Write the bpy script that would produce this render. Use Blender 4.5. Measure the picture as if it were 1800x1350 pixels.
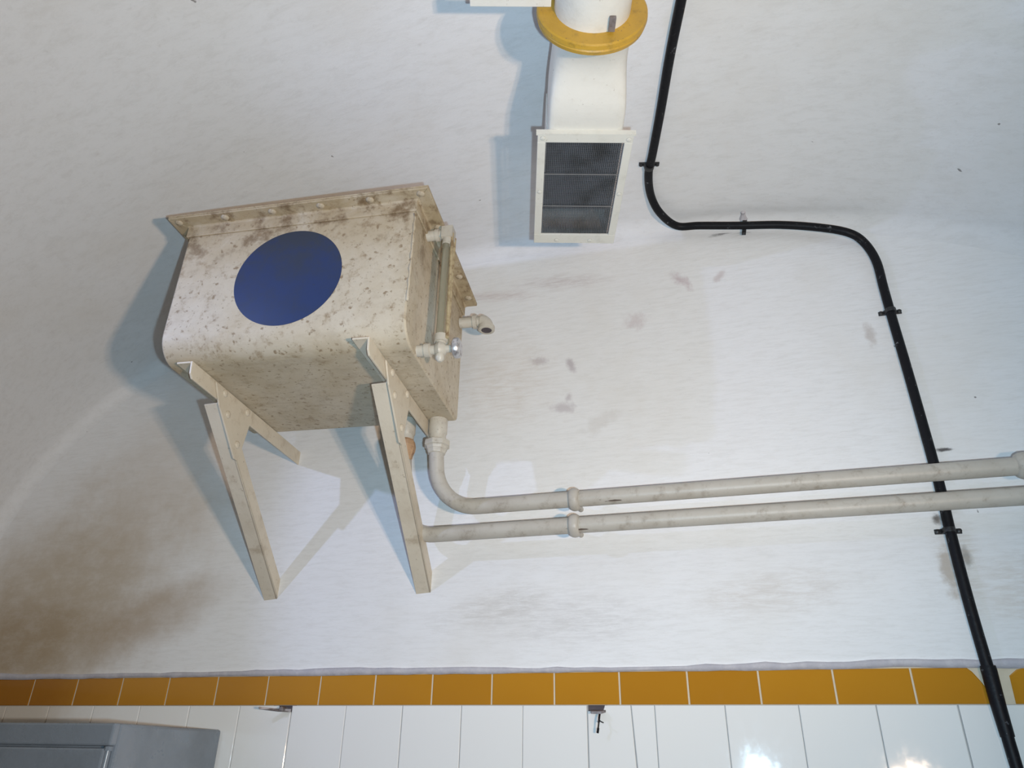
import bpy, bmesh, math, random
from mathutils import Vector, Matrix
random.seed(4)
scene = bpy.context.scene
for o_ in list(bpy.data.objects): bpy.data.objects.remove(o_)
COL = scene.collection
V = Vector

# ------------------------------------------------------------------ camera
FPX = 1273.0
CAM = V((0.0, -1.76, 1.60))
PITCH, YAW, ROLL = math.radians(27.3), math.radians(16.1), math.radians(0.99)
def _axes():
    cy, sy, cp, sp, cr, sr = math.cos(YAW), math.sin(YAW), math.cos(PITCH), math.sin(PITCH), math.cos(ROLL), math.sin(ROLL)
    right = V((cy, sy, 0)); fwd0 = V((-sy, cy, 0))
    fwd = fwd0 * cp + V((0, 0, 1)) * sp
    down = fwd0 * sp - V((0, 0, 1)) * cp
    return right * cr - down * sr, right * sr + down * cr, fwd
RIGHT, DOWN, FWD = _axes()
cam = bpy.data.cameras.new('camera'); cam.sensor_width = 36.0; cam.lens = FPX / 1800 * 36.0
cam.clip_start = 0.02
cob = bpy.data.objects.new('camera', cam); COL.objects.link(cob)
cob.matrix_world = Matrix(((RIGHT.x, -DOWN.x, -FWD.x, CAM.x), (RIGHT.y, -DOWN.y, -FWD.y, CAM.y), (RIGHT.z, -DOWN.z, -FWD.z, CAM.z), (0, 0, 0, 1)))
scene.camera = cob

# ------------------------------------------------------------------ world, lights, exposure
w = bpy.data.worlds.new('world'); scene.world = w; w.use_nodes = True
w.node_tree.nodes['Background'].inputs[0].default_value = (0.5, 0.55, 0.6, 1)
w.node_tree.nodes['Background'].inputs[1].default_value = 0.02
scene.view_settings.view_transform = 'Standard'; scene.view_settings.look = 'None'
scene.view_settings.gamma = 1.0; scene.view_settings.exposure = 0.0; scene.view_settings.use_curve_mapping = False

def lamp(name, kind, loc, energy, color, radius, target=None, size=None, blend=None):
    l = bpy.data.lights.new(name, kind); l.energy = energy; l.color = color; l.shadow_soft_size = radius
    o = bpy.data.objects.new(name, l); COL.objects.link(o); o.location = loc
    if target is not None:
        o.rotation_euler = (V(target) - V(loc)).to_track_quat('-Z', 'Y').to_euler()
    if size: l.spot_size = math.radians(size); l.spot_blend = blend
    return o
# flash of the camera, a hand's width right of the lens
FL = CAM + RIGHT * 0.075 + DOWN * 0.045
lamp('camera_flash', 'SPOT', FL, 71.0, (0.535, 0.80, 1.0), 0.012, FL + FWD * 2 + RIGHT * 0.15 - DOWN * 0.1, 165, 1.0)
# two warm bulbs standing at the right of the photographer
for k, dx in enumerate((-0.034, 0.034)):
    lamp('warm_bulb', 'SPOT', (0.62 + dx, -1.75, 1.56 + 0.012 * k), 43.0, (1.0, 0.72, 0.50), 0.020, (-1.15, -0.3, 2.75), 120, 1.0)
# shaded lamp high on the left haunch of the vault
LL = V((-1.56, -1.37, 2.55))
lamp('haunch_lamp', 'SPOT', LL, 21.0, (0.46, 0.58, 1.0), 0.012, (0.45, 0.0, 1.95), 86, 0.35)

# ------------------------------------------------------------------ mesh helpers
def link(name, me, mat=None, parent=None):
    o = bpy.data.objects.new(name, me); COL.objects.link(o)
    if mat is not None and not me.materials: me.materials.append(mat)
    if parent is not None: o.parent = parent
    return o
def mesh_of(name, bm, smooth=False, ang=None):
    bmesh.ops.recalc_face_normals(bm, faces=bm.faces)
    me = bpy.data.meshes.new(name); bm.to_mesh(me); bm.free()
    if smooth:
        for p in me.polygons: p.use_smooth = True
        if ang: me.set_sharp_from_angle(angle=math.radians(ang))
    return me
def obj(name, bm, mat=None, parent=None, smooth=False, ang=None, bevel=0):
    o = link(name, mesh_of(name, bm, smooth, ang), mat, parent)
    if bevel:
        m = o.modifiers.new('bevel', 'BEVEL'); m.width = bevel; m.segments = 2; m.limit_method = 'ANGLE'; m.angle_limit = math.radians(40)
    return o
def B(): return bmesh.new()
def box(bm, a, b):
    x0, y0, z0 = a; x1, y1, z1 = b
    vs = [bm.verts.new(p) for p in ((x0,y0,z0),(x1,y0,z0),(x1,y1,z0),(x0,y1,z0),(x0,y0,z1),(x1,y0,z1),(x1,y1,z1),(x0,y1,z1))]
    return [bm.faces.new([vs[i] for i in f]) for f in ((0,1,2,3),(4,5,6,7),(0,1,5,4),(1,2,6,5),(2,3,7,6),(3,0,4,7))]
def prism(bm, poly, vec):
    """polygon of 3D points pushed along vec"""
    vec = V(vec); a = [bm.verts.new(p) for p in poly]; b = [bm.verts.new(V(p) + vec) for p in poly]
    n = len(a); bm.faces.new(a); bm.faces.new(b)
    for i in range(n): bm.faces.new((a[i], a[(i+1) % n], b[(i+1) % n], b[i]))
def loft(bm, rings, cap=True, closed=True):
    R = [[bm.verts.new(p) for p in r] for r in rings]
    n = len(R[0])
    for a, b in zip(R, R[1:]):
        for i in range(n if closed else n - 1): bm.faces.new((a[i], a[(i+1) % n], b[(i+1) % n], b[i]))
    if cap and closed: bm.faces.new(R[0]); bm.faces.new(R[-1])
def frame_of(d):
    d = d.normalized(); t = V((0, 0, 1)) if abs(d.z) < 0.9 else V((1, 0, 0))
    a = d.cross(t).normalized(); return a, d.cross(a).normalized()
def tube(bm, path, rad, n=16, cap=True):
    path = [V(p) for p in path]
    if not hasattr(rad, '__len__'): rad = [rad] * len(path)
    d0 = (path[1] - path[0]).normalized(); a, _ = frame_of(d0); rings = []
    for i, p in enumerate(path):
        if i == 0: d = d0
        elif i == len(path) - 1: d = (path[-1] - path[-2]).normalized()
        else: d = ((path[i+1] - path[i]).normalized() + (path[i] - path[i-1]).normalized()).normalized()
        a = (a - d * a.dot(d)).normalized(); b = d.cross(a)
        rings.append([p + (a * math.cos(2*math.pi*k/n) + b * math.sin(2*math.pi*k/n)) * rad[i] for k in range(n)])
    loft(bm, rings, cap)
def lathe(bm, base, axis, prof, n=16, cap=True):
    """prof = [(distance along axis, radius)]"""
    axis = V(axis).normalized(); a, b = frame_of(axis)
    loft(bm, [[V(base) + axis * h + (a * math.cos(2*math.pi*k/n) + b * math.sin(2*math.pi*k/n)) * r for k in range(n)] for h, r in prof], cap)
def smooth_path(pts, sub=6):
    """Catmull-Rom through the points"""
    P = [V(p) for p in pts]; P = [P[0]*2 - P[1]] + P + [P[-1]*2 - P[-2]]; out = []
    for i in range(1, len(P) - 2):
        for s in range(sub):
            t = s / sub
            out.append(0.5 * ((2*P[i]) + (P[i+1]-P[i-1])*t + (2*P[i-1]-5*P[i]+4*P[i+1]-P[i+2])*t*t + (-P[i-1]+3*P[i]-3*P[i+1]+P[i+2])*t**3))
    out.append(P[-2]); return out
def fillet(pts, r, n=10):
    """polyline with rounded corners; r one radius per inner corner"""
    P = [V(p) for p in pts]; out = [P[0]]
    for i in range(1, len(P) - 1):
        a = (P[i-1]-P[i]).normalized(); b = (P[i+1]-P[i]).normalized(); th = a.angle(b); ri = r[i-1]
        if ri <= 0 or th > 3.1: out.append(P[i]); continue
        d = ri / math.tan(th/2); c = P[i] + (a+b).normalized() * (ri / math.sin(th/2))
        s = P[i] + a*d - c; e = P[i] + b*d - c; ang = s.angle(e); ax = s.cross(e).normalized()
        for k in range(n + 1): out.append(c + Matrix.Rotation(ang*k/n, 3, ax) @ s)
    out.append(P[-1]); return out
def empty(name, loc, rz=0.0, label=None, cat=None, group=None):
    o = bpy.data.objects.new(name, None); COL.objects.link(o); o.location = loc; o.rotation_euler = (0, 0, rz); o.empty_display_size = 0.05
    if label: tag(o, label, cat, group)
    return o
def tag(o, label, cat, group=None):
    o['label'] = label; o['category'] = cat
    if group: o['group'] = group
    return o
def struct(o, label=None):
    o['kind'] = 'structure'
    if label: o['label'] = label
    return o

# a pixel of the photograph gives a direction; the distance comes from the surface it touches
def ray(px, py): return RIGHT * ((px - 900) / FPX) + DOWN * ((py - 675) / FPX) + FWD
def on_y(px, py, y): d = ray(px, py); return CAM + d * ((y - CAM.y) / d.y)
# vault: flattened arch, springing from the tile top, pushed along the slanted tunnel axis
SK, XC, HA, HB, NN, Z0 = 0.276, -0.45, 1.85, 1.25, 2.4, 1.78
def inside(p):
    return (abs((p.x + SK * p.y - XC) / HA))**NN + (max(p.z - Z0, 0) / HB)**NN < 1
def hit(px, py):
    d = ray(px, py); hi = -CAM.y / d.y
    if inside(CAM + d * hi): return CAM + d * hi, V((0, -1, 0))
    lo = 0
    for _ in range(50):
        m = (lo + hi) / 2
        if inside(CAM + d * m): lo = m
        else: hi = m
    p = CAM + d * lo; x = p.x + SK * p.y - XC; z = max(p.z - Z0, 1e-6)
    gx = -math.copysign(abs(x / HA)**(NN-1) / HA, x); gz = -(z / HB)**(NN-1) / HB
    return p, V((gx, SK * gx, gz)).normalized()

# ------------------------------------------------------------------ materials
class NT:
    def __init__(self, name):
        self.m = bpy.data.materials.new(name); self.m.use_nodes = True; self.t = self.m.node_tree
        self.bsdf = self.t.nodes['Principled BSDF']
        self.co = self.n('ShaderNodeTexCoord').outputs['Object']
    def n(self, typ, **kw):
        x = self.t.nodes.new(typ)
        for k, v in kw.items(): setattr(x, k, v)
        return x
    def set(self, sock, v):
        if hasattr(v, 'is_linked') or hasattr(v, 'links'): self.t.links.new(v, sock)
        else: sock.default_value = v
    def mapping(self, scale=(1,1,1), loc=(0,0,0), rot=(0,0,0), vec=None):
        x = self.n('ShaderNodeMapping'); self.set(x.inputs['Vector'], vec or self.co)
        x.inputs['Location'].default_value = loc; x.inputs['Rotation'].default_value = rot; x.inputs['Scale'].default_value = scale
        return x.outputs[0]
    def noise(self, scale, detail=4, rough=0.55, vec=None, dist=0.0):
        x = self.n('ShaderNodeTexNoise'); self.set(x.inputs['Vector'], vec or self.co)
        x.inputs['Scale'].default_value = scale; x.inputs['Detail'].default_value = detail; x.inputs['Roughness'].default_value = rough; x.inputs['Distortion'].default_value = dist
        return x.outputs['Fac']
    def ramp(self, f, a, b, lo=0.0, hi=1.0):
        x = self.n('ShaderNodeMapRange', interpolation_type='SMOOTHSTEP'); self.set(x.inputs['Value'], f)
        x.inputs['From Min'].default_value = a; x.inputs['From Max'].default_value = b; x.inputs['To Min'].default_value = lo; x.inputs['To Max'].default_value = hi
        return x.outputs[0]
    def math(self, op, a, b=0.0, clamp=False):
        x = self.n('ShaderNodeMath', operation=op, use_clamp=clamp); self.set(x.inputs[0], a); self.set(x.inputs[1], b); return x.outputs[0]
    def mix(self, f, a, b):
        x = self.n('ShaderNodeMix', data_type='RGBA'); self.set(x.inputs[0], f)
        self.set(x.inputs[6], a if not isinstance(a, tuple) else (*a, 1)); self.set(x.inputs[7], b if not isinstance(b, tuple) else (*b, 1)); return x.outputs[2]
    def blob(self, c, r, rot=0.0, edge=0.2):
        """soft wobbly patch in the x-z plane of the wall"""
        wob, ns = (0.38, 6.0) if max(r) > .12 else (0.95, 28.0)
        v = self.n('ShaderNodeVectorMath', operation='SUBTRACT'); self.set(v.inputs[0], self.co); v.inputs[1].default_value = (c[0], 0, c[1])
        m = self.mapping(scale=(1/r[0], 0.0, 1/r[1]), vec=self.rotv(v.outputs[0], rot))
        l = self.n('ShaderNodeVectorMath', operation='LENGTH'); self.set(l.inputs[0], m)
        d = self.math('ADD', l.outputs['Value'], self.math('MULTIPLY', self.math('SUBTRACT', self.noise(ns, 5, 0.65), 0.5), wob * 2))
        return self.ramp(d, edge, 1.0, 1.0, 0.0)
    def rotv(self, vec, a):
        x = self.n('ShaderNodeVectorRotate', rotation_type='Y_AXIS'); self.set(x.inputs['Vector'], vec); x.inputs['Angle'].default_value = a; return x.outputs[0]
    def bump(self, h, strength, dist=0.01):
        x = self.n('ShaderNodeBump'); x.inputs['Strength'].default_value = strength; x.inputs['Distance'].default_value = dist
        self.set(x.inputs['Height'], h); self.t.links.new(x.outputs[0], self.bsdf.inputs['Normal'])
    def done(self, col, rough=0.6, metal=0.0, spec=None):
        self.set(self.bsdf.inputs['Base Color'], col if not isinstance(col, tuple) else (*col, 1))
        self.set(self.bsdf.inputs['Roughness'], rough); self.bsdf.inputs['Metallic'].default_value = metal
        if spec is not None: self.bsdf.inputs['Specular IOR Level'].default_value = spec
        return self.m

def plaster(name, stains=True):
    t = NT(name)
    streak = t.noise(15, 8, 0.78, t.mapping(scale=(1.0, 1.0, 7.0) if stains else (1.0, 3.0, 3.0)), 0.3)
    fine = t.noise(70, 5, 0.7, t.mapping(scale=(0.5, 1, 2.5)))
    big = t.noise(2.3, 4, 0.6)
    c = t.mix(t.ramp(streak, 0.42, 0.72), (0.82, 0.815, 0.81), (0.745, 0.735, 0.72))
    c = t.mix(t.ramp(big, 0.45, 0.75, 0, 0.55), c, (0.73, 0.70, 0.65))
    c = t.mix(t.ramp(fine, 0.58, 0.80, 0, 0.35), c, (0.55, 0.52, 0.49))
    if stains:
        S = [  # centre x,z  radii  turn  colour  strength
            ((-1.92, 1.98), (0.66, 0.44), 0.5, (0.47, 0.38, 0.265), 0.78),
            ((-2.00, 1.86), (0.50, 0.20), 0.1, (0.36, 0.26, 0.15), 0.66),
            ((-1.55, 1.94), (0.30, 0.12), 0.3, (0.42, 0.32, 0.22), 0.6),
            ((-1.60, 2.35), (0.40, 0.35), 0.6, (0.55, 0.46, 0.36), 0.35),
            ((-0.35, 1.90), (0.30, 0.09), 0.0, (0.58, 0.56, 0.545), 0.5),
            ((-0.55, 1.93), (0.20, 0.06), 0.2, (0.55, 0.52, 0.48), 0.5),
            ((0.12, 1.94), (0.26, 0.07), 0.1, (0.62, 0.57, 0.52), 0.5),
            ((0.62, 1.93), (0.16, 0.10), 0.1, (0.58, 0.50, 0.42), 0.5),
            ((-0.56, 2.853), (0.17, 0.030), -0.12, (0.55, 0.45, 0.43), 0.55),
            ((-0.36, 2.87), (0.20, 0.035), -0.10, (0.52, 0.44, 0.43), 0.5),
            ((-0.43, 2.61), (0.034, 0.018), -0.1, (0.46, 0.40, 0.41), 0.6),
            ((-0.337, 2.585), (0.016, 0.035), 0.35, (0.42, 0.36, 0.38), 0.65),
            ((-0.365, 2.455), (0.045, 0.022), -0.1, (0.48, 0.42, 0.44), 0.55),
            ((-0.345, 2.485), (0.014, 0.022), -0.3, (0.46, 0.40, 0.42), 0.55),
            ((-0.015, 2.82), (0.022, 0.05), 0.6, (0.48, 0.36, 0.38), 0.6),
            ((0.094, 2.812), (0.014, 0.035), -0.7, (0.50, 0.40, 0.38), 0.5),
            ((-0.15, 2.70), (0.04, 0.035), 0.0, (0.55, 0.46, 0.46), 0.5),
            ((-0.55, 2.55), (0.22, 0.20), 0.3, (0.62, 0.53, 0.45), 0.35),
            ((-0.26, 2.40), (0.08, 0.03), 0.5, (0.60, 0.56, 0.52), 0.35),
            ((0.24, 2.952), (0.10, 0.006), 0.03, (0.10, 0.09, 0.09), 0.8),
            ((0.13, 2.958), (0.05, 0.008), 0.1, (0.12, 0.11, 0.11), 0.7),
            ((0.32, 2.975), (0.11, 0.020), 0.1, (0.58, 0.48, 0.45), 0.55),
            ((0.478, 2.085), (0.016, 0.016), 0.2, (0.08, 0.07, 0.07), 0.9),
            ((0.517, 2.00), (0.014, 0.035), 0.0, (0.22, 0.19, 0.16), 0.7),
            ((0.475, 1.97), (0.022, 0.07), 0.0, (0.42, 0.35, 0.28), 0.7),
            ((0.532, 2.246), (0.022, 0.006), 0.0, (0.06, 0.05, 0.05), 0.9),
            ((0.435, 2.57), (0.016, 0.05), 0.0, (0.50, 0.44, 0.40), 0.6),
            ((0.50, 2.00), (0.06, 0.14), 0.0, (0.55, 0.47, 0.38), 0.5),
        ]
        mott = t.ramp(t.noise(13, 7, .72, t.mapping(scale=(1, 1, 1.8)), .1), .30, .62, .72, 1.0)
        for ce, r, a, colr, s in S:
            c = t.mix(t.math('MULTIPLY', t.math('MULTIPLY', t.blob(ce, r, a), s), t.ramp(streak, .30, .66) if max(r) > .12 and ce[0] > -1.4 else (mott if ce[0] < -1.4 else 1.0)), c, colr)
    if not stains:
        c = t.mix(0.10, c, (0.25, 0.25, 0.26))
    chips = t.ramp(t.noise(26, 2, 0.5), 0.765, 0.785, 0, 0.8)
    c = t.mix(chips, c, (0.16, 0.14, 0.13))
    h = t.math('ADD', t.math('MULTIPLY', streak, 0.7), t.math('MULTIPLY', fine, 0.45))
    t.bump(h, 0.28, 0.004)
    return t.done(c, 0.78, 0, 0.25)
M = {}
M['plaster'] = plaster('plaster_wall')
M['plaster_vault'] = plaster('plaster_vault', False)

def cream(name, base=(0.62, 0.56, 0.44), dark=(0.30, 0.22, 0.12), amount=0.5, spots=0.5, rough=0.42, fs=1.0):
    t = NT(name)
    a = t.noise(5*fs, 6, 0.65, dist=0.4); b = t.noise(22*fs, 5, 0.7); s = t.noise(75*fs, 3, 0.6); s2 = t.noise(34*fs, 3, 0.55)
    c = t.mix(t.ramp(a, 0.40, 0.75, 0, amount), base, tuple(0.55*x + 0.45*y for x, y in zip(base, dark)))
    c = t.mix(t.ramp(b, 0.50, 0.78, 0, amount), c, dark)
    c = t.mix(t.ramp(s, 0.66, 0.74, 0, spots), c, (0.17, 0.11, 0.06))
    c = t.mix(t.ramp(s2, 0.70, 0.78, 0, spots), c, (0.20, 0.12, 0.06))
    t.bump(t.math('ADD', b, t.math('MULTIPLY', s, 0.5)), 0.25, 0.004)
    return t.done(c, rough)
def tank_paint():
    t = NT('tank_paint')
    sx = t.n('ShaderNodeSeparateXYZ'); t.set(sx.inputs[0], t.co); z = sx.outputs['Z']
    a = t.noise(6, 7, 0.7, dist=0.5); b = t.noise(17, 6, 0.7); hs = t.noise(10, 7, 0.75, t.mapping(scale=(1.0, 3.5, 5.0)))
    f1 = t.noise(72, 2, 0.5); f2 = t.noise(52, 3, 0.6); f3 = t.noise(150, 2, .5)
    c = t.mix(t.ramp(a, 0.38, 0.70, 0, 0.7), (0.60, 0.53, 0.415), (0.52, 0.435, 0.305))
    up = t.math('ADD', t.ramp(z, 0.13, 0.40, 0.05, 0.95), t.ramp(z, -0.01, 0.030, 0.25, 0.0))     # grime high up; colour turns browner along the underside
    c = t.mix(t.math('MULTIPLY', up, t.ramp(a, 0.18, 0.55)), c, (0.42, 0.325, 0.195))
    c = t.mix(t.math('MULTIPLY', t.ramp(z, 0.18, 0.36, 0.15, 1.0), t.ramp(b, 0.47, 0.68)), c, (0.19, 0.125, 0.065))
    c = t.mix(t.math('MULTIPLY', t.ramp(z, -0.01, 0.02, 0.5, 0.12), t.ramp(hs, 0.48, 0.72)), c, (0.31, 0.225, 0.125))
    c = t.mix(t.ramp(f1, 0.60, 0.74, 0, 0.8), c, (0.22, 0.145, 0.075))
    c = t.mix(t.ramp(f2, 0.63, 0.76, 0, 0.8), c, (0.19, 0.125, 0.065))
    c = t.mix(t.ramp(f3, 0.67, 0.75, 0, 0.5), c, (0.14, 0.09, 0.045))
    f4 = t.noise(30, 5, 0.7)
    c = t.mix(t.ramp(f4, 0.52, 0.72, 0, 0.65), c, (0.27, 0.185, 0.10))
    t.bump(t.math('ADD', t.noise(9, 3), t.math('MULTIPLY', f1, -0.6)), 0.22, 0.004)
    return t.done(c, t.ramp(a, .3, .7, .5, .7))
M['tank'] = tank_paint()
M['bracket'] = cream('bracket_paint', (0.66, 0.585, 0.46), (0.36, 0.27, 0.17), 0.6, 0.45, 0.42)
M['pipe'] = cream('pipe_paint', (0.49, 0.455, 0.395), (0.25, 0.20, 0.15), 0.6, 0.5, 0.42, 1.6)
t = NT('pipe_paint'); a = t.noise(9, 6, .65); b = t.noise(36, 5, .7); k = t.noise(30, 3, .5, t.mapping(scale=(.45, 1, 1.6)))
c = t.mix(t.ramp(a, .38, .75, 0, .6), (0.51, 0.475, 0.415), (0.40, 0.355, 0.29)); c = t.mix(t.ramp(b, .52, .78, 0, .6), c, (0.24, 0.19, 0.14)); c = t.mix(t.ramp(k, .715, .74, 0, .9), c, (0.09, 0.06, 0.045))
t.bump(b, .25, .004); M['pipe'] = t.done(c, .45)
M['fitting'] = cream('fitting_paint', (0.58, 0.54, 0.46), (0.28, 0.22, 0.16), 0.5, 0.4, 0.40, 2.0)
M['duct'] = cream('duct_paint', (0.74, 0.725, 0.665), (0.50, 0.46, 0.38), 0.25, 0.35, 0.42)
M['frame'] = cream('grille_frame_paint', (0.74, 0.73, 0.66), (0.45, 0.43, 0.36), 0.35, 0.3, 0.45)
M['rust'] = cream('rusty_fitting', (0.52, 0.33, 0.19), (0.16, 0.07, 0.03), 0.8, 0.9, 0.6, 2.5)
M['yellow_paint'] = cream('yellow_flange_paint', (0.53, 0.31, 0.035), (0.25, 0.16, 0.03), 0.8, 0.7, 0.45, 1.5)

t = NT('blue_paint'); a = t.noise(14, 6, 0.7); b = t.noise(60, 3, 0.6)
c = t.mix(t.ramp(a, 0.4, 0.75, 0, 0.8), (0.014, 0.034, 0.120), (0.022, 0.034, 0.070)); c = t.mix(t.ramp(b, 0.68, 0.76, 0, .6), c, (0.03, 0.03, 0.04))
sx = t.n('ShaderNodeSeparateXYZ'); t.set(sx.inputs[0], t.co)
c = t.mix(t.math('MULTIPLY', t.ramp(sx.outputs['Z'], 0.12, 0.33), t.ramp(a, 0.25, 0.6)), c, (0.030, 0.040, 0.062))
M['blue'] = t.done(c, 0.55)

def glaze(name, col, dark, rough=0.048):
    t = NT(name); r = t.n('ShaderNodeObjectInfo').outputs['Random']
    a = t.noise(3.0, 3, 0.6); b = t.noise(40, 4, 0.6)
    c = t.mix(t.math('MULTIPLY', r, 0.55), col, dark); c = t.mix(t.ramp(a, 0.35, 0.75, 0, 0.5), c, dark)
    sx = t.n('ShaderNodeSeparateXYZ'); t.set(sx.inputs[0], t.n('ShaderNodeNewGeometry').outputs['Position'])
    left_brown = t.ramp(t.math('ADD', sx.outputs['X'], t.math('MULTIPLY', t.noise(4, 5, .7, t.n('ShaderNodeNewGeometry').outputs['Position']), 0.35)), -1.75, -1.40, 0.55, 0.0)
    c = t.mix(left_brown, c, tuple(x * y for x, y in zip(col, (0.50, 0.36, 0.20))))  # glaze turns darker brown towards the left end of the wall
    t.bump(t.noise(7, 2, 0.5), 0.006, 0.006)
    return t.done(c, t.ramp(b, 0.4, 0.8, rough, rough + 0.04), 0, 0.5)
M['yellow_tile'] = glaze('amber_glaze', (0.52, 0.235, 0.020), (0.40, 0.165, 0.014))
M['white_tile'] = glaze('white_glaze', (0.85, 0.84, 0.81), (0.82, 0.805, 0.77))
t = NT('light_grout'); M['grout_light'] = t.done(t.mix(t.noise(60), (0.70, 0.62, 0.48), (0.56, 0.47, 0.34)), 0.85)
t = NT('grey_grout'); M['grout_grey'] = t.done(t.mix(t.noise(60), (0.34, 0.33, 0.33), (0.46, 0.45, 0.44)), 0.9)
t = NT('lilac_mortar'); c = t.mix(t.ramp(t.noise(18, 5, .7), .4, .75), (0.47, 0.45, 0.48), (0.60, 0.57, 0.58)); t.bump(t.noise(60), .4, .005); M['mortar'] = t.done(c, 0.85)
t = NT('black_cable'); a = t.noise(30, 5, 0.7); c = t.mix(t.ramp(t.noise(45, 6, .75), 0.60, 0.70, 0, 0.6), (0.007, 0.007, 0.009), (0.30, 0.31, 0.33)); t.bump(t.noise(90), .3, .003); M['cable'] = t.done(c, 0.5, 0, 0.2)
t = NT('black_clip'); M['clip'] = t.done(t.mix(t.noise(50), (0.010, 0.010, 0.012), (0.03, 0.03, 0.03)), 0.45)
t = NT('zinc_mesh'); M['wire'] = t.done(t.mix(t.ramp(t.noise(12, 4), .35, .75), (0.17, 0.185, 0.21), (0.09, 0.095, 0.10)), 0.5, 0.5)
t = NT('bright_wire'); M['bright_wire'] = t.done(t.mix(t.noise(60, 4), (0.10, 0.105, 0.11), (0.20, 0.20, 0.20)), 0.5, 0.3)
t = NT('dark_louver'); M['louver'] = t.done(t.mix(t.noise(20, 4), (0.022, 0.024, 0.028), (0.05, 0.053, 0.06)), 0.6)
t = NT('grey_enamel'); a = t.noise(7, 5, .65); c = t.mix(t.ramp(a, .4, .75, 0, .8), (0.21, 0.24, 0.275), (0.155, 0.175, 0.195)); t.bump(t.noise(26, 3), .12, .01); M['grey'] = t.done(c, t.ramp(a, .3, .8, .22, .42))
t = NT('old_steel'); c = t.mix(t.ramp(t.noise(60, 4), .4, .7), (0.26, 0.23, 0.23), (0.11, 0.08, 0.07)); M['steel'] = t.done(c, 0.5, 0.4)
t = NT('bright_steel'); c = t.mix(t.ramp(t.noise(90, 4), .45, .7), (0.60, 0.59, 0.60), (0.25, 0.22, 0.22)); M['chrome'] = t.done(c, 0.32, 0.6)
t = NT('glass_tube'); t.bsdf.inputs['Transmission Weight'].default_value = 0.6; M['glass'] = t.done((0.46, 0.43, 0.32), 0.16)
t = NT('guard_rod'); c = t.mix(t.ramp(t.noise(60, 4), .4, .7), (0.46, 0.37, 0.22), (0.22, 0.14, 0.07)); M['rod'] = t.done(c, 0.5)
t = NT('floor_concrete'); c = t.mix(t.noise(6, 5), (0.10, 0.095, 0.09), (0.16, 0.15, 0.14)); M['floor'] = t.done(c, 0.8)
t = NT('side_paint'); c = t.mix(t.noise(5, 5), (0.26, 0.25, 0.23), (0.34, 0.33, 0.31)); M['side'] = t.done(c, 0.7)
t = NT('black_hole'); M['hole'] = t.done(t.mix(t.noise(50), (0.05, 0.04, 0.045), (0.12, 0.10, 0.11)), 0.95)

# ------------------------------------------------------------------ the room
XL, XR = XC - HA, XC + HA            # springing points on the end wall
def ax_pt(x, z, y, inset=0.0): return V((x - SK * y, y, z))
def arch(t, inset=0.0):
    """point of the arch in wall coordinates, t from 0 (left springing) to 1"""
    th = math.pi * (1 - t); cs, sn = math.cos(th), math.sin(th)
    x = math.copysign(abs(cs)**(2/NN), cs) * HA; z = max(sn, 0)**(2/NN) * HB
    if inset:
        gx = math.copysign(abs(x / HA)**(NN-1) / HA, x); gz = (z / HB)**(NN-1) / HB; n = math.hypot(gx, gz)
        x -= gx / n * inset; z -= gz / n * inset
    return XC + x, Z0 + z
NA = 120
bm = B(); rows = []
RF = 0.05
steps = [(-14, 0), (-9, 0), (-6.5, 0), (-4, 0), (-3, 0), (-2.2, 0), (-1.6, 0), (-1.1, 0), (-0.7, 0), (-0.4, 0), (-0.2, 0)]
for k in range(0, 9):
    th = math.pi / 2 * k / 8; steps.append((-RF * (1 - math.sin(th)), RF * (1 - math.cos(th))))
for y, ins in steps:
    r = []
    for i in range(NA + 1):
        x, z = arch(i / NA, ins); r.append(bm.verts.new(ax_pt(x, z, y - 0.0)))
    rows.append(r)
for a, b in zip(rows, rows[1:]):
    for i in range(NA): bm.faces.new((a[i], a[i+1], b[i+1], b[i]))
ceil = obj('ceiling', bm, M['plaster_vault'], smooth=True)
struct(ceil, 'whitewashed low vault curving over the tank and the duct')
mod = ceil.modifiers.new('thick', 'SOLIDIFY'); mod.thickness = 0.12; mod.offset = -1 if ceil.data.polygons[0].normal.z < 0 else 1

bm = B()
fs = box(bm, (-2.75, -0.001, 1.783), (1.85, 0.15, 3.3))
for f in fs: f.material_index = 0
fs = box(bm, (-2.75, 0.0018, 1.7085), (1.85, 0.15, 1.783))
for f in fs: f.material_index = 1
fs = box(bm, (-2.75, 0.005, 0.0), (1.85, 0.15, 1.7085))
for f in fs: f.material_index = 2
wall = obj('wall_back', bm)
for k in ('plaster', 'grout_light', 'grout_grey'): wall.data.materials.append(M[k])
struct(wall, 'stained white plaster end wall above a tiled dado')

for nm, xs, sg in (('wall_left', XL, -1), ('wall_right', XR, 1)):
    bm = B(); prism(bm, [ax_pt(xs, 0, 0), ax_pt(xs, 0, -14), ax_pt(xs + sg * 0.12, 0, -14), ax_pt(xs + sg * 0.12, 0, 0)], (0, 0, 1.78))
    struct(obj(nm, bm, M['side']), 'side wall of the tunnel below the vault')
bm = B(); prism(bm, [ax_pt(XL - .1, 0, 0), ax_pt(XR + .1, 0, 0), ax_pt(XR + .1, 0, -14), ax_pt(XL - .1, 0, -14)], (0, 0, -0.1))
struct(obj('floor', bm, M['floor']), 'concrete floor of the tunnel')
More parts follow.
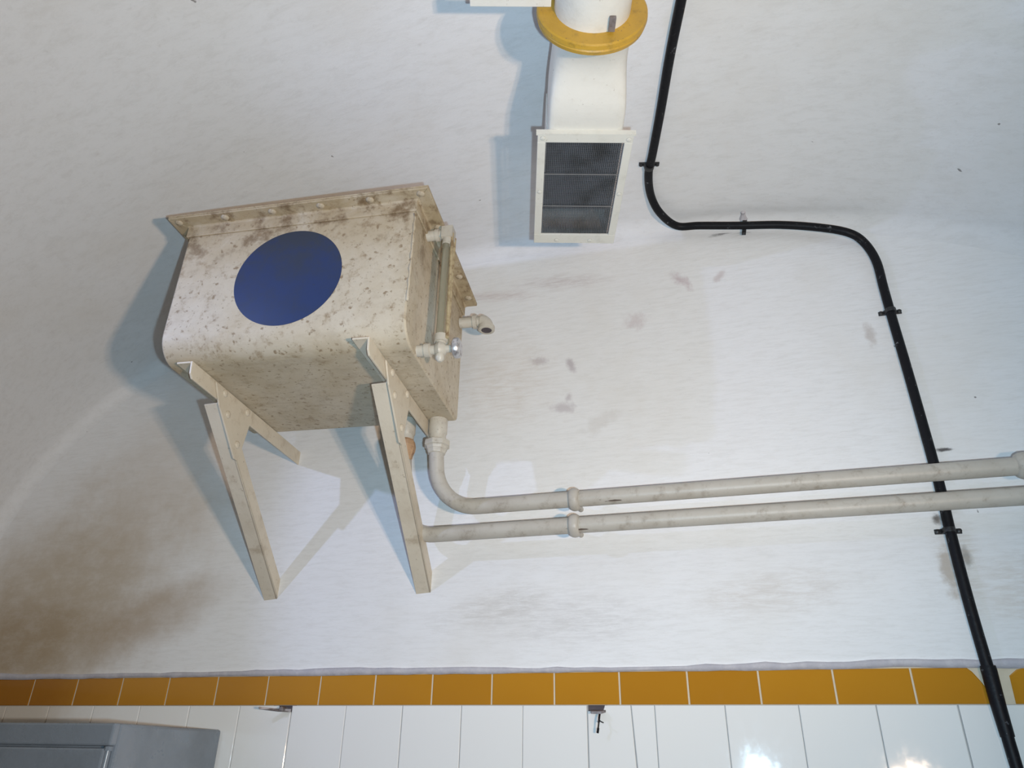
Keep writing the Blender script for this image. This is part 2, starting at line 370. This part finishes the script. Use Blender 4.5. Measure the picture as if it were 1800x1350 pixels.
# mortar lip between plaster and amber tiles, edges wander
bm = B(); n = 90; top = []; bot = []; rng = random.Random(2)
for i in range(n + 1):
    x = -2.36 + 3.78 * i / n
    zt = 1.7905 + 0.0025 * math.sin(x * 5.1) + rng.uniform(-.0022, .0022); zb = 1.7768 + rng.uniform(-.0016, .0016) + (0.003 * math.sin(x * 7) if x > 0.3 else 0)
    top.append(zt); bot.append(zb)
rings = []
for i in range(n + 1):
    x = -2.36 + 3.78 * i / n
    rings.append([V((x, 0.006, bot[i])), V((x, -0.0015, bot[i] + 0.0005)), V((x, -0.0045, (bot[i] + top[i]) / 2)), V((x, -0.0050, top[i])), V((x, 0.006, top[i] + 0.001))])
loft(bm, rings)
struct(obj('trim_1', bm, M['mortar'], smooth=True), 'thin lilac-grey mortar lip over the amber tile course')

def tile_mesh(poly, name='tile'):
    """polygon of (x,z) around the origin: back at y=.006, rounded front at y=0"""
    bm = B(); c = sum((V((x, 0, z)) for x, z in poly), V()) / len(poly)
    def ring(y, ins): return [V((c.x + (x - c.x) * (1 - ins / max(abs(x - c.x), .02)), y, c.z + (z - c.z) * (1 - ins / max(abs(z - c.z), .02)))) for x, z in poly]
    loft(bm, [ring(0.0062, 0), ring(0.0012, 0), ring(0.0, 0.0016)])
    return mesh_of(name, bm)
def add_tile(me, x, z, mat, rng):
    if not me.materials: me.materials.append(mat)
    o = link('tile', me, None, wall); o.location = (x, rng.uniform(-.0004, .0004), z)
    o.rotation_euler = (rng.uniform(-.002, .002), 0, rng.uniform(-.002, .002)); return o
rng = random.Random(7)
def rect(x0, x1, z0, z1): return [(x0, z0), (x1, z0), (x1, z1), (x0, z1)]
PX, g = 0.1504, 0.0019
full = tile_mesh(rect(-PX/2 + g, PX/2 - g, 1.7092 - 1.743, 1.7772 - 1.743))
k0 = -4
for k in range(k0, 22):
    x0 = -1.748 + PX * k
    if x0 + PX > 1.40 or x0 < -2.30: continue
    if k == 14:      # chipped where the cable crosses
        me = tile_mesh([(-.0733, -.0338), (.0665, -.0338), (.0600, -.012), (.0480, .010), (.0380, .0260), (.0300, .0335), (-.0733, .0342)])
    elif k == 15:
        me = tile_mesh([(-.0500, -.0338), (.0733, -.0338), (.0733, .0342), (-.0100, .0342), (-.0330, .0290), (-.0480, .0180)])
    else: me = full
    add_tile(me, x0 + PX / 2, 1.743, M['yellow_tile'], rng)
g = 0.0009
HW = 0.1495
wx = [-2.272 + .1502 * k for k in range(6)] + [-1.367, -1.217, -1.068, -0.917, -0.769, -0.617, -0.470, -0.319, -0.221, -0.169, -0.020, 0.130, 0.279, 0.430, 0.581, 0.731, 0.881, 1.031, 1.181, 1.331]
wx[5] = -1.521
wfull = tile_mesh(rect(-.0749 + g, .0749 - g, -HW + .001, -.001))
for row in range(7):
    zt = 1.7085 - row * 0.150
    for a, b in zip(wx, wx[1:]):
        wd = b - a; cx = (a + b) / 2; pl = None
        if row == 0 and abs(a + 1.217) < 1e-6:      # notch for the first hook, spans to the joint
            pl = [(-wd/2 + g, -HW), (wd/2 - g, -HW), (wd/2 - g, -.011), (wd/2 - .030, -.011), (wd/2 - .037, -.001), (-wd/2 + g, -.001)]
        elif row == 0 and abs(a + 0.319) < 1e-6:    # second hook, leaning cut edge at the right
            pl = [(-wd/2 + g, -HW), (wd/2 + .006, -HW), (wd/2 - g, -.001), (-wd/2 + .040, -.001), (-wd/2 + .036, -.012), (-wd/2 + g, -.013)]
        elif row == 0 and abs(a + 0.221) < 1e-6:
            pl = [(-wd/2 + .009, -HW), (wd/2 - g, -HW), (wd/2 - g, -.001), (-wd/2 + g, -.001)]
        elif abs(wd - .150) > .003: pl = rect(-wd/2 + g, wd/2 - g, -HW + .001, -.001)
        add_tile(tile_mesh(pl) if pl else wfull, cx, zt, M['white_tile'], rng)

# ------------------------------------------------------------------ water tank
RZ = math.radians(5.0)
tank = empty('water_tank', (-0.635, -0.085, 2.40), RZ, 'cream rust-speckled sheet metal tank with a blue painted disc, on wall brackets', 'tank')
W_, D_, H_ = 0.59, 0.461, 0.375     # local: x from -W_ to 0, y from -D_ to 0, z from 0 to H_
prof = fillet([(0, 0, H_), (0, 0, 0), (0, -D_, 0), (0, -D_, H_)], [0.022, 0.062], 12)
bm = B(); prism(bm, prof, (-W_, 0, 0))
obj('body', bm, M['tank'], tank, smooth=True, ang=35, bevel=0.004)
bm = B(); c0 = V((-W_/2 - .004, -D_ - 0.0012, 0.189)); lathe(bm, c0 + V((0, .0022, 0)), (0, -1, 0), [(0, .1335), (.0016, .1335), (.0019, .1325)], 72)
d_ = obj('painted_disc', bm, M['blue'], tank, smooth=True, ang=40); d_['label'] = 'dark blue disc painted on the tank front'
# rim of steel angles: upright leg against the wall of the tank, flat leg outward
FO, TH, UP = 0.040, 0.005, 0.036
def rim(name, p0, p1, out, m0, m1):
    p0, p1, out = V(p0), V(p1), V(out); d = (p1 - p0).normalized(); bm = B()
    sec = [(0, -UP), (TH, -UP), (TH, -.008), (.009, -TH), (FO, -TH), (FO, 0), (0, 0)]
    loft(bm, [[p0 - d * (o * m0) + out * o + V((0, 0, z)) for o, z in sec], [p1 + d * (o * m1) + out * o + V((0, 0, z)) for o, z in sec]])
    return obj(name, bm, M['tank'], tank, bevel=0.0015)
zt = H_ + 0.002
rims = [rim('rim_angle', (-W_, -D_, zt), (0, -D_, zt), (0, -1, 0), 1, 1), rim('rim_angle', (0, -D_, zt), (0, 0, zt), (1, 0, 0), 1, 0), rim('rim_angle', (-W_, 0, zt), (-W_, -D_, zt), (-1, 0, 0), 0, 1)]
bm = B(); box(bm, (-W_ - FO, -D_ - FO, zt), (FO, 0, zt + .004)); obj('lid', bm, M['tank'], tank)
bm = B(); lathe(bm, (0, 0, 0), (0, 0, -1), [(-.001, .0100), (.0025, .0092), (.0045, .0066), (.0056, .002)], 14)
rivet_me = mesh_of('rivet', bm, True)
def rivet(parent, loc, axis=(0, 0, -1), mat=None):
    me = rivet_me
    if mat: 
        me = rivet_by.setdefault(mat.name, rivet_me.copy())
        if not me.materials: me.materials.append(mat)
    o = link('rivet', me, None, parent); o.location = loc
    o.rotation_euler = V((0, 0, -1)).rotation_difference(V(axis)).to_euler(); return o
rivet_by = {}
for k in range(6): rivet(rims[0], (-W_ - .018 + k * (W_ + .036) / 5, -D_ - .025, zt - TH), (0, 0, -1), M['tank'])
for k in range(4): rivet(rims[1], (.025, -D_ + .10 + k * .105, zt - TH), (0, 0, -1), M['tank'])
# weld seam down the front right corner
bm = B(); pts = [(0.0005, -D_ + .0015 * math.sin(k * 2.1), .09 + k * .0106) for k in range(24)]
tube(bm, pts, [.0032 + .0010 * math.sin(k * 1.7) for k in range(24)], 6); obj('weld_seam', bm, M['tank'], tank, smooth=True)

# sight gauge on the right end of the tank
G = empty('sight_gauge', (0, 0, 0)); G.parent = tank
GV, zb_, zt_ = -0.365, 0.010, 0.352
def cockpart(name, build, mat, smooth=True, ang=40):
    bm = B(); build(bm); return obj(name, bm, mat, G, smooth=smooth, ang=ang)
cockpart('lower_cock', lambda b: (lathe(b, (-.004, GV, zb_ + .006), (1, 0, 0), [(0, .0135), (.022, .0135), (.022, .0165), (.034, .0165), (.036, .011), (.046, .011), (.050, .016), (.058, .019), (.066, .016), (.072, .009), (.088, .008)], 18),
    lathe(b, (.054, GV, zb_ + .012), (0, 0, 1), [(0, .012), (.012, .012), (.012, .016), (.030, .016), (.032, .010)], 12), lathe(b, (.054, GV, zb_ + .004), (0, 0, -1), [(0, .008), (.014, .008), (.014, .011), (.024, .010), (.030, .004)], 12)), M['fitting'])
cockpart('handwheel', lambda b: lathe(b, (.082, GV, zb_ + .006), (1, 0, 0), [(0, .010), (.002, .020), (.006, .024), (.014, .024), (.018, .021), (.020, .008)], 14), M['chrome'])
cockpart('upper_cock', lambda b: (lathe(b, (-.004, GV, zt_ - .008), (1, 0, 0), [(0, .0135), (.026, .0135), (.026, .016), (.036, .016), (.036, .012), (.048, .012)], 16),
    box(b, (.040, GV - .016, zt_ - .026), (.068, GV + .016, zt_ + .006)), lathe(b, (.054, GV, zt_ - .022), (0, 0, -1), [(0, .014), (.018, .014), (.020, .010), (.030, .010)], 12)), M['fitting'])
cockpart('gauge_glass', lambda b: tube(b, [(.052, GV - .004, zb_ + .04), (.052, GV - .004, zt_ - .045)], .0095, 14), M['glass'])
cockpart('guard_rod', lambda b: tube(b, [(.069, GV - .006, zb_ + .03), (.066, GV - .006, zt_ - .012)], .0042, 8), M['rod'])
cockpart('guard_rod', lambda b: tube(b, [(.063, GV + .018, zb_ + .03), (.066, GV + .016, zt_ - .012)], .0042, 8), M['rod'])
# overflow elbow, open end looking down
bm = B(); ev = -0.028; ez = 0.300
pth = fillet([(-.004, ev, ez), (.078, ev, ez), (.078, ev, ez - .028)], [.020], 8)
tube(bm, pth, [.0155, .0155] + [.019] * (len(pth) - 2), 18)
lathe(bm, (.078, ev, ez - .018), (0, 0, -1), [(0, .019), (.002, .0235), (.013, .0235), (.014, .022), (.014, .015), (.002, .013)], 18)
lathe(bm, (.038, ev, ez), (1, 0, 0), [(0, .0165), (.001, .021), (.012, .021), (.013, .0175)], 18)
e_ = obj('overflow_elbow', bm, M['fitting'], tank, smooth=True, ang=40)
bm = B(); lathe(bm, (.078, ev, ez - .0315), (0, 0, -1), [(0, .0148), (.0006, .0146)], 18); obj('opening', bm, M['hole'], e_)

# ------------------------------------------------------------------ wall brackets under the tank
def bracket(x0, label, dz=0.0, yb=.06):
    t = empty('tank_bracket', (x0, 0, 0), RZ, label, 'bracket', 'angle iron brackets under the tank')
    A, T = 0.040, 0.005; zt = 2.398 + dz
    bm = B()          # arm: web on the right, flat leg on top to the left, nose cut back
    tip = -0.565
    prism(bm, [(-T, .06, zt), (-T, tip, zt), (-T, tip + .004, zt - .030), (-T, tip + .014, zt - A), (-T, .06, zt - A)], (T, 0, 0))
    prism(bm, [(-A, yb, zt), (-T, yb, zt), (-T, tip, zt), (-A, tip + .0, zt)], (0, 0, -T))
    obj('arm', bm, M['bracket'], t, bevel=0.0012)
    # leg runs from the wall foot up to the arm
    f0 = V((0, 0.03, 1.945 + dz)); f1 = V((0, -0.437, 2.352 + dz)); d = (f1 - f0).normalized(); nrm = V((0, d.z, -d.y)); nrm = nrm if nrm.y < 0 else -nrm  # towards front-below
    bm = B()
    prism(bm, [f0, f1, f1 - nrm * A + d * .012, f0 - nrm * A], (-T, 0, 0))
    s = V((-A, 0, 0)); prism(bm, [f0, f1, f1 + s + d * -.002, f0 + s], -nrm * T)
    obj('leg', bm, M['bracket'], t, bevel=0.0012)
    bm = B()          # gusset plate on the inside of both webs
    gp = [(-.470, 2.392), (-.440, 2.345), (-.335, 2.247), (-.318, 2.247), (-.296, 2.355), (-.298, 2.392)]
    prism(bm, [V((T, y, z + dz)) for y, z in gp], (-T + .0005, 0, 0))
    gu = obj('gusset_plate', bm, M['bracket'], t, bevel=0.001)
    for y, z in ((-.428, 2.382), (-.319, 2.380), (-.399, 2.338), (-.335, 2.284)): rivet(gu, (T, y, z + dz), (1, 0, 0), M['bracket'])
    return t
bracket(-1.158, 'bent angle iron bracket under the left end of the tank')
bracket(-0.714, 'angle iron bracket under the right end of the tank, beside the two pipes', 0.0, -0.19)

# ------------------------------------------------------------------ pipes
PY = -0.085
def zpx(px, py): return on_y(px, py, PY)
zu, zl = zpx(1010, 878).z, zpx(1010, 924).z
R_ = 0.0195
tk = lambda a, b: V((-0.635, -0.085, 0)) + V((math.cos(RZ), math.sin(RZ), 0)) * a + V((math.sin(RZ), -math.cos(RZ), 0)) * b
def water_pipe(label, px, py, z, stub_z, bend, clx):
    t = empty('water_pipe', (px, PY, z), 0, label, 'pipe', 'pipes leaving the tank')
    o = V((px, PY, z)); L = lambda p: V(p) - o
    pth = fillet([(px, py, 2.3995), (px, py, 2.30), (px, PY, z), (1.36, PY, z + .004)], [0.05, bend], 14)
    bm = B(); tube(bm, [L(p) for p in pth], R_, 20); obj('tube', bm, M['pipe'], t, smooth=True, ang=50)
    bm = B(); lathe(bm, L((px, py, 2.3995)), (0, 0, -1), [(0, .0245), (.040, .0245), (.044, .022), (.058, .022)], 20)
    obj('stub', bm, M['fitting'], t, smooth=True, ang=40)
    for cx in clx:
        bm = B(); lathe(bm, L((cx - .0125, PY, z)), (1, 0, 0), [(0, .0195), (.001, .0245), (.006, .0275), (.012, .0285), (.019, .0275), (.024, .0245), (.025, .0195)], 20)
        obj('coupling', bm, M['pipe'], t, smooth=True, ang=50)
        bm = B(); lathe(bm, L((cx, PY + .018, z)), (0, 1, 0), [(0, .007), (.066, .007)], 10); obj('wall_stay', bm, M['pipe'], t, smooth=True, ang=40)
    return t, L
sA = tk(-.044, .028); sB = tk(-.128, .040)
p1, L1 = water_pipe('upper cream pipe bending from the tank bottom, with a hexagon union', sA.x, sA.y, zu, 2.4, 0.105, [zpx(1010, 878).x])
bm = B(); lathe(bm, L1((sA.x, sA.y, 2.347)), (0, 0, -1), [(0, .0215), (.006, .0225), (.008, .026), (.010, .0345), (.024, .0355), (.027, .030), (.034, .028), (.036, .0255), (.044, .0245), (.046, .021)], 8)
obj('union_nut', bm, M['fitting'], p1, bevel=0.0015)
bm = B(); xe = on_y(1783, 818, PY).x; lathe(bm, L1((xe, PY, zu + .003)), (1, 0, 0), [(0, .0195), (.004, .025), (.012, .029), (.060, .029), (.066, .024)], 20); obj('end_coupling', bm, M['pipe'], p1, smooth=True, ang=50)
p2, L2 = water_pipe('lower cream pipe that starts at the rusty joint behind the right bracket', sB.x, sB.y, zl, 2.4, 0.075, [zpx(1010, 924).x])
bm = B(); lathe(bm, L2((sB.x, sB.y, 2.345)), (0, 0, -1), [(0, .0215), (.006, .022), (.008, .026), (.022, .029), (.034, .028), (.046, .0235), (.060, .0205)], 9)
r_ = obj('rusty_joint', bm, M['rust'], p2, bevel=0.001); r_['label'] = 'rust-flaked pipe joint'

# ------------------------------------------------------------------ ventilation duct along the crown
DZ = math.atan(SK)
duct = empty('ventilation_duct', (-0.269, -0.274, 2.79), DZ, 'white sheet metal ventilation duct with a wire mesh grille and yellow flange under the vault', 'duct')
BW, BL_ = 0.1035, 0.367
bm = B()             # grille frame: four bars
TF = 0.006
for a, b in (((-BW, -.034, 0), (BW, 0, TF)), ((-BW, -BL_, 0), (BW, -.345, TF)), ((-BW, -.345, 0), (-BW + .018, -.034, TF)), ((BW - .018, -.345, 0), (BW, -.034, TF))): box(bm, a, b)
fr = obj('grille_frame', bm, M['frame'], duct, bevel=0.0012)
bm = B(); box(bm, (-BW - .003, -BL_ - .004, -.001), (BW + .004, -BL_ + .0005, .012)); obj('top_lip', bm, M['frame'], fr)
for x, y in ((-.092, -.357), (.094, -.355), (-.094, -.19), (.094, -.185), (-.045, -.012), (.04, -.012)): rivet(fr, (x, y, -.0003), (0, 0, -1), M['frame']).scale = (.6, .6, .3)
bm = B()             # box behind the frame, open below
hw, z1 = .0925, .024
for a, b in (((-hw, -BL_ + .012, TF), (-hw + .003, -.012, z1)), ((hw - .003, -BL_ + .012, TF), (hw, -.012, z1)), ((-hw, -.015, TF), (hw, -.012, z1)), ((-hw, -BL_ + .012, TF), (hw, -BL_ + .015, z1))): box(bm, a, b)
obj('grille_box', bm, M['frame'], duct)
bm = B(); sp = 0.0043; wt = 0.0006
x = -.087
while x < .087: box(bm, (x - wt, -.348, .0062), (x + wt, -.031, .0074)); x += sp
y = -.347
while y < -.031: box(bm, (-.088, y - wt, .0068), (.088, y + wt, .0080)); y += sp
st = []
for yl in (-.244, -.136): 
    b2 = B(); tube(b2, [(-.0865, yl, .0052), (.0865, yl, .0052)], .0016, 6); st.append(b2)
mesh_ = obj('wire_mesh', bm, M['wire'], duct); mesh_['kind'] = 'stuff'
for b2 in st: obj('stiffener', b2, M['bright_wire'], duct)
for yl in (-.125, -.245, -.345):
    bm = B(); prism(bm, [(-.089, yl, .010), (-.089, yl + .004, .010), (-.078, yl + .075, .085), (-.078, yl + .071, .085)], (.156, 0, 0)); obj('louver', bm, M['louver'], duct)
bm = B()
for a, b in (((-.0835, -.352, .022), (-.0815, -.014, .144)), ((.0815, -.352, .022), (.0835, -.014, .144)), ((-.0835, -.016, .022), (.0835, -.014, .144)), ((-.0835, -.352, .142), (.0835, -.014, .144))): box(bm, a, b)
obj('plenum', bm, M['duct'], duct)
bm = B(); box(bm, (-.081, -.350, .10), (.081, -.018, .103)); obj('back_plate', bm, M['louver'], duct)
# sheet metal body: rectangle at the box to circle at the flange, with the swan-neck dip
def sec(y, hw, zc, hz, rnd, n=48):
    out = []
    for k in range(n):
        a = 2 * math.pi * k / n; c, s = math.cos(a), math.sin(a)
        e = 2 / rnd; out.append((math.copysign(abs(c)**e, c) * hw, y, zc + math.copysign(abs(s)**e, s) * hz))
    return out
bm = B()
loft(bm, [sec(-.350, .0815, .078, .066, 14), sec(-.400, .0815, .078, .066, 12), sec(-.418, .0812, .080, .066, 11), sec(-.438, .080, .087, .066, 9), sec(-.460, .078, .098, .067, 7), sec(-.482, .0765, .107, .068, 5), sec(-.505, .0755, .110, .069, 4), sec(-.528, .0755, .106, .071, 3.4), sec(-.550, .0757, .097, .074, 2.8), sec(-.572, .0765, .086, .076, 2.3), sec(-.592, .077, .080, .077, 2)])
obj('duct_body', bm, M['duct'], duct, smooth=True, ang=60)
FC = V((-.006, 0, .080))
bm = B(); lathe(bm, FC + V((0, -.586, 0)), (0, -1, 0), [(-.004, .070), (-.004, .100), (-.002, .1035), (.006, .1055), (.009, .1035), (.011, .1065), (.019, .1055), (.0215, .1025), (.0215, .070)], 64)
fl = obj('yellow_flange', bm, M['yellow_paint'], duct, smooth=True, ang=35); fl['label'] = 'yellow painted ring flange'
bm = B(); lathe(bm, FC + V((0, -.60, 0)), (0, -1, 0), [(0, .072), (.010, .0725), (3.6, .0725)], 48); obj('round_pipe', bm, M['duct'], duct, smooth=True, ang=50)
bm = B(); box(bm, (.020, -.640, -.0005 + .006), (.032, -.612, .013)); obj('seam_tab', bm, M['steel'], duct)
bm = B(); box(bm, (-.238, -.640, .070), (-.085, -.6155, .076)); box(bm, (-.238, -.640, .076), (-.232, -.6155, .225)); obj('hanger_strap', bm, M['duct'], duct, bevel=0.001)

# ------------------------------------------------------------------ black cable and its saddles
CR = 0.0112
cpx = [(1207, -55), (1196, 0), (1177, 95), (1161, 190), (1147, 265), (1140, 300), (1144, 338), (1161, 370), (1190, 392), (1230, 401), (1300, 401), (1370, 400), (1440, 405), (1488, 414), (1518, 431), (1539, 463), (1552, 510), (1566, 560), (1590, 642), (1620, 748), (1648, 850), (1669, 940), (1701, 1062), (1735, 1180), (1758, 1262), (1784, 1350), (1805, 1420)]   # then straight down to the floor
def off(p, r): q, n = hit(*p); return q + n * r
cpts = [off(p, CR * 1.0) for p in cpx]
# keep clear of the rounded corner between wall and vault
for i, q in enumerate(cpts):
    if abs(q.y) < 0.10 and cpx[i][1] < 420 and cpx[i][0] < 1500: cpts[i] = q + V((0, -0.018, -0.014))
e = cpts[-1]; cpts += [V((e.x + .003, e.y, 1.2)), V((e.x - .004, e.y, 0.7)), V((e.x, e.y, 0.01))]
bm = B(); path = smooth_path(cpts, 7); tube(bm, path, CR, 14)
cable = tag(obj('electric_cable', bm, M['cable'], smooth=True, ang=50), 'black cable snaking down the wall behind the pipes, speckled with white paint', 'cable')
bm = B(); a = off((1733, 1172), CR * .9 + .003); b = off((1752, 1243), CR * .9 + .003); c = off((1768, 1296), CR * .9 + .002)
tube(bm, [a, a.lerp(b, .1), b, c], [CR * 1.25, CR * 1.3, CR * 1.22, CR * 1.12], 14); obj('tape_wrap', bm, M['cable'], cable, smooth=True, ang=50)
def clip(px, py, px2, py2, label):
    """saddle across the cable; the second pixel gives the cable direction"""
    q, n = hit(px, py); q2, _ = hit(px2, py2); d = (q2 - q); d = (d - n * d.dot(n)).normalized(); s = d.cross(n).normalized()
    if cpx and py < 420 and 1200 < px < 1500: q = q + V((0, -.012, -.010))
    bm = B(); rings = []
    prof = [(-.027, .0005), (-.027, .004), (-.021, .0058), (-.0155, .0058)] + [(-.0135 * math.cos(math.pi * k / 8), .010 + .0165 * math.sin(math.pi * k / 8)) for k in range(9)] + [(.0155, .0058), (.021, .0058), (.027, .004), (.027, .0005)]
    for e, sc in ((-.0055, 1), (.0055, 1)): rings.append([s * a * sc + n * h + d * e for a, h in prof])
    loft(bm, rings)
    o = obj('cable_clip', bm, M['clip'], bevel=0.001); o.location = q
    tag(o, label, 'clip', 'saddle clips of the black cable')
    for sg in (-1, 1):
        bm = B(); lathe(bm, s * (.0215 * sg) + n * .004, n, [(0, .0052), (.004, .0050), (.0058, .002)], 10); obj('screw', bm, M['clip'], o, smooth=True, ang=40)
clip(1141, 287, 1139, 310, 'black saddle clip on the cable beside the mesh grille')
clip(1308, 400, 1330, 400, 'black saddle clip on the level run of the cable')
clip(1564, 551, 1570, 575, 'black saddle clip on the cable just below its lower bend')
clip(1666, 935, 1672, 960, 'black saddle clip on the cable below the two pipes')
# broken anchor above the level run
q, n = hit(1306, 385); bm = B(); lathe(bm, V((0, .002, 0)), (0, -1, .2), [(0, .013), (.008, .009), (.016, .006), (.024, .007), (.027, .003)], 7)
o = obj('wall_plug', bm, M['mortar']); o.location = q + V((0, -.012, -.006)); tag(o, 'small grey plug stub poking from the wall above the level cable run', 'plug')

# ------------------------------------------------------------------ stubs left in the tile joint
def hook(px, label, second):
    q = on_y(px, 1243, 0.0); o = empty('wall_hook', (q.x, 0, 1.703), 0, label, 'hook', 'broken hooks under the amber tiles')
    bm = B()
    if not second:
        box(bm, (-.036, .0035, -.010), (0.028, .0052, .0055)); obj('hole', bm, M['hole'], o)
        bm = B(); prism(bm, [(.016, .004, -.003), (.016, .004, -.010), (-.010, -.012, -.010), (-.046, -.040, -.006), (-.046, -.040, -.001), (-.012, -.012, -.003)], (0.002, -.006, 0)); obj('strip', bm, M['steel'], o)
        bm = B(); lathe(bm, (0.0, .004, -.004), (0, -1, 0), [(0, .006), (.024, .006), (.026, .004)], 8); obj('stud', bm, M['steel'], o)
    else:
        box(bm, (-.021, .0035, -.011), (.022, .0052, .0055)); obj('hole', bm, M['hole'], o)
        bm = B(); prism(bm, [(-.017, .004, -.004), (.020, .004, -.004), (.012, -.022, -.009), (-.010, -.022, -.009)], (0, 0, -.005)); obj('strip', bm, M['steel'], o)
        bm = B(); tube(bm, smooth_path([(.008, -.012, -.009), (.007, -.020, -.020), (.006, -.024, -.033), (.004, -.022, -.043), (.002, -.020, -.052)], 5), [.0022] * 10 + [.0016] * 5 + [.0026] * 6, 7)
        tube(bm, [(.006, -.022, -.026), (.012, -.026, -.030), (.017, -.026, -.032)], .0012, 6); obj('wire_end', bm, M['cable'], o)
    return o
hook(502, 'broken steel hook in the tile joint below the left bracket foot', False)
hook(1050, 'broken hook with a dangling black wire end in the tile joint', True)

# ------------------------------------------------------------------ grey cabinet at the lower left
cab = empty('metal_cabinet', (-1.257, 0, 0.90), 0, 'grey enamelled metal cabinet hung on the tiles, lower left corner', 'cabinet')
CD, CW, CT = 0.369, 0.78, 0.752
bm = B(); box(bm, (-CW, -CD + .018, 0), (0, -0.001, CT)); obj('body', bm, M['grey'], cab, bevel=0.006)
bm = B(); box(bm, (-CW, -CD, CT - .043), (0.0005, -CD + .020, CT)); obj('front_rail', bm, M['grey'], cab, bevel=0.004)
bm = B(); box(bm, (-CW + .01, -CD - .004, .01), (-.008, -CD + .014, CT - .047)); dr = obj('door', bm, M['grey'], cab, bevel=0.004)
bm = B(); tube(bm, [(-.004, -CD + .004, .02), (-.004, -CD + .004, CT - .050)], .0055, 10); obj('hinge_rod', bm, M['grey'], cab, smooth=True, ang=40)
bm = B(); lathe(bm, (-.004, -CD + .004, CT - .052), (0, 0, 1), [(0, .008), (.008, .008), (.009, .004)], 8); obj('hinge_cap', bm, M['grey'], cab)
bm = B(); box(bm, (-CW + .06, -CD - .012, .30), (-CW + .085, -CD - .003, .42)); obj('handle', bm, M['steel'], dr, bevel=0.003)
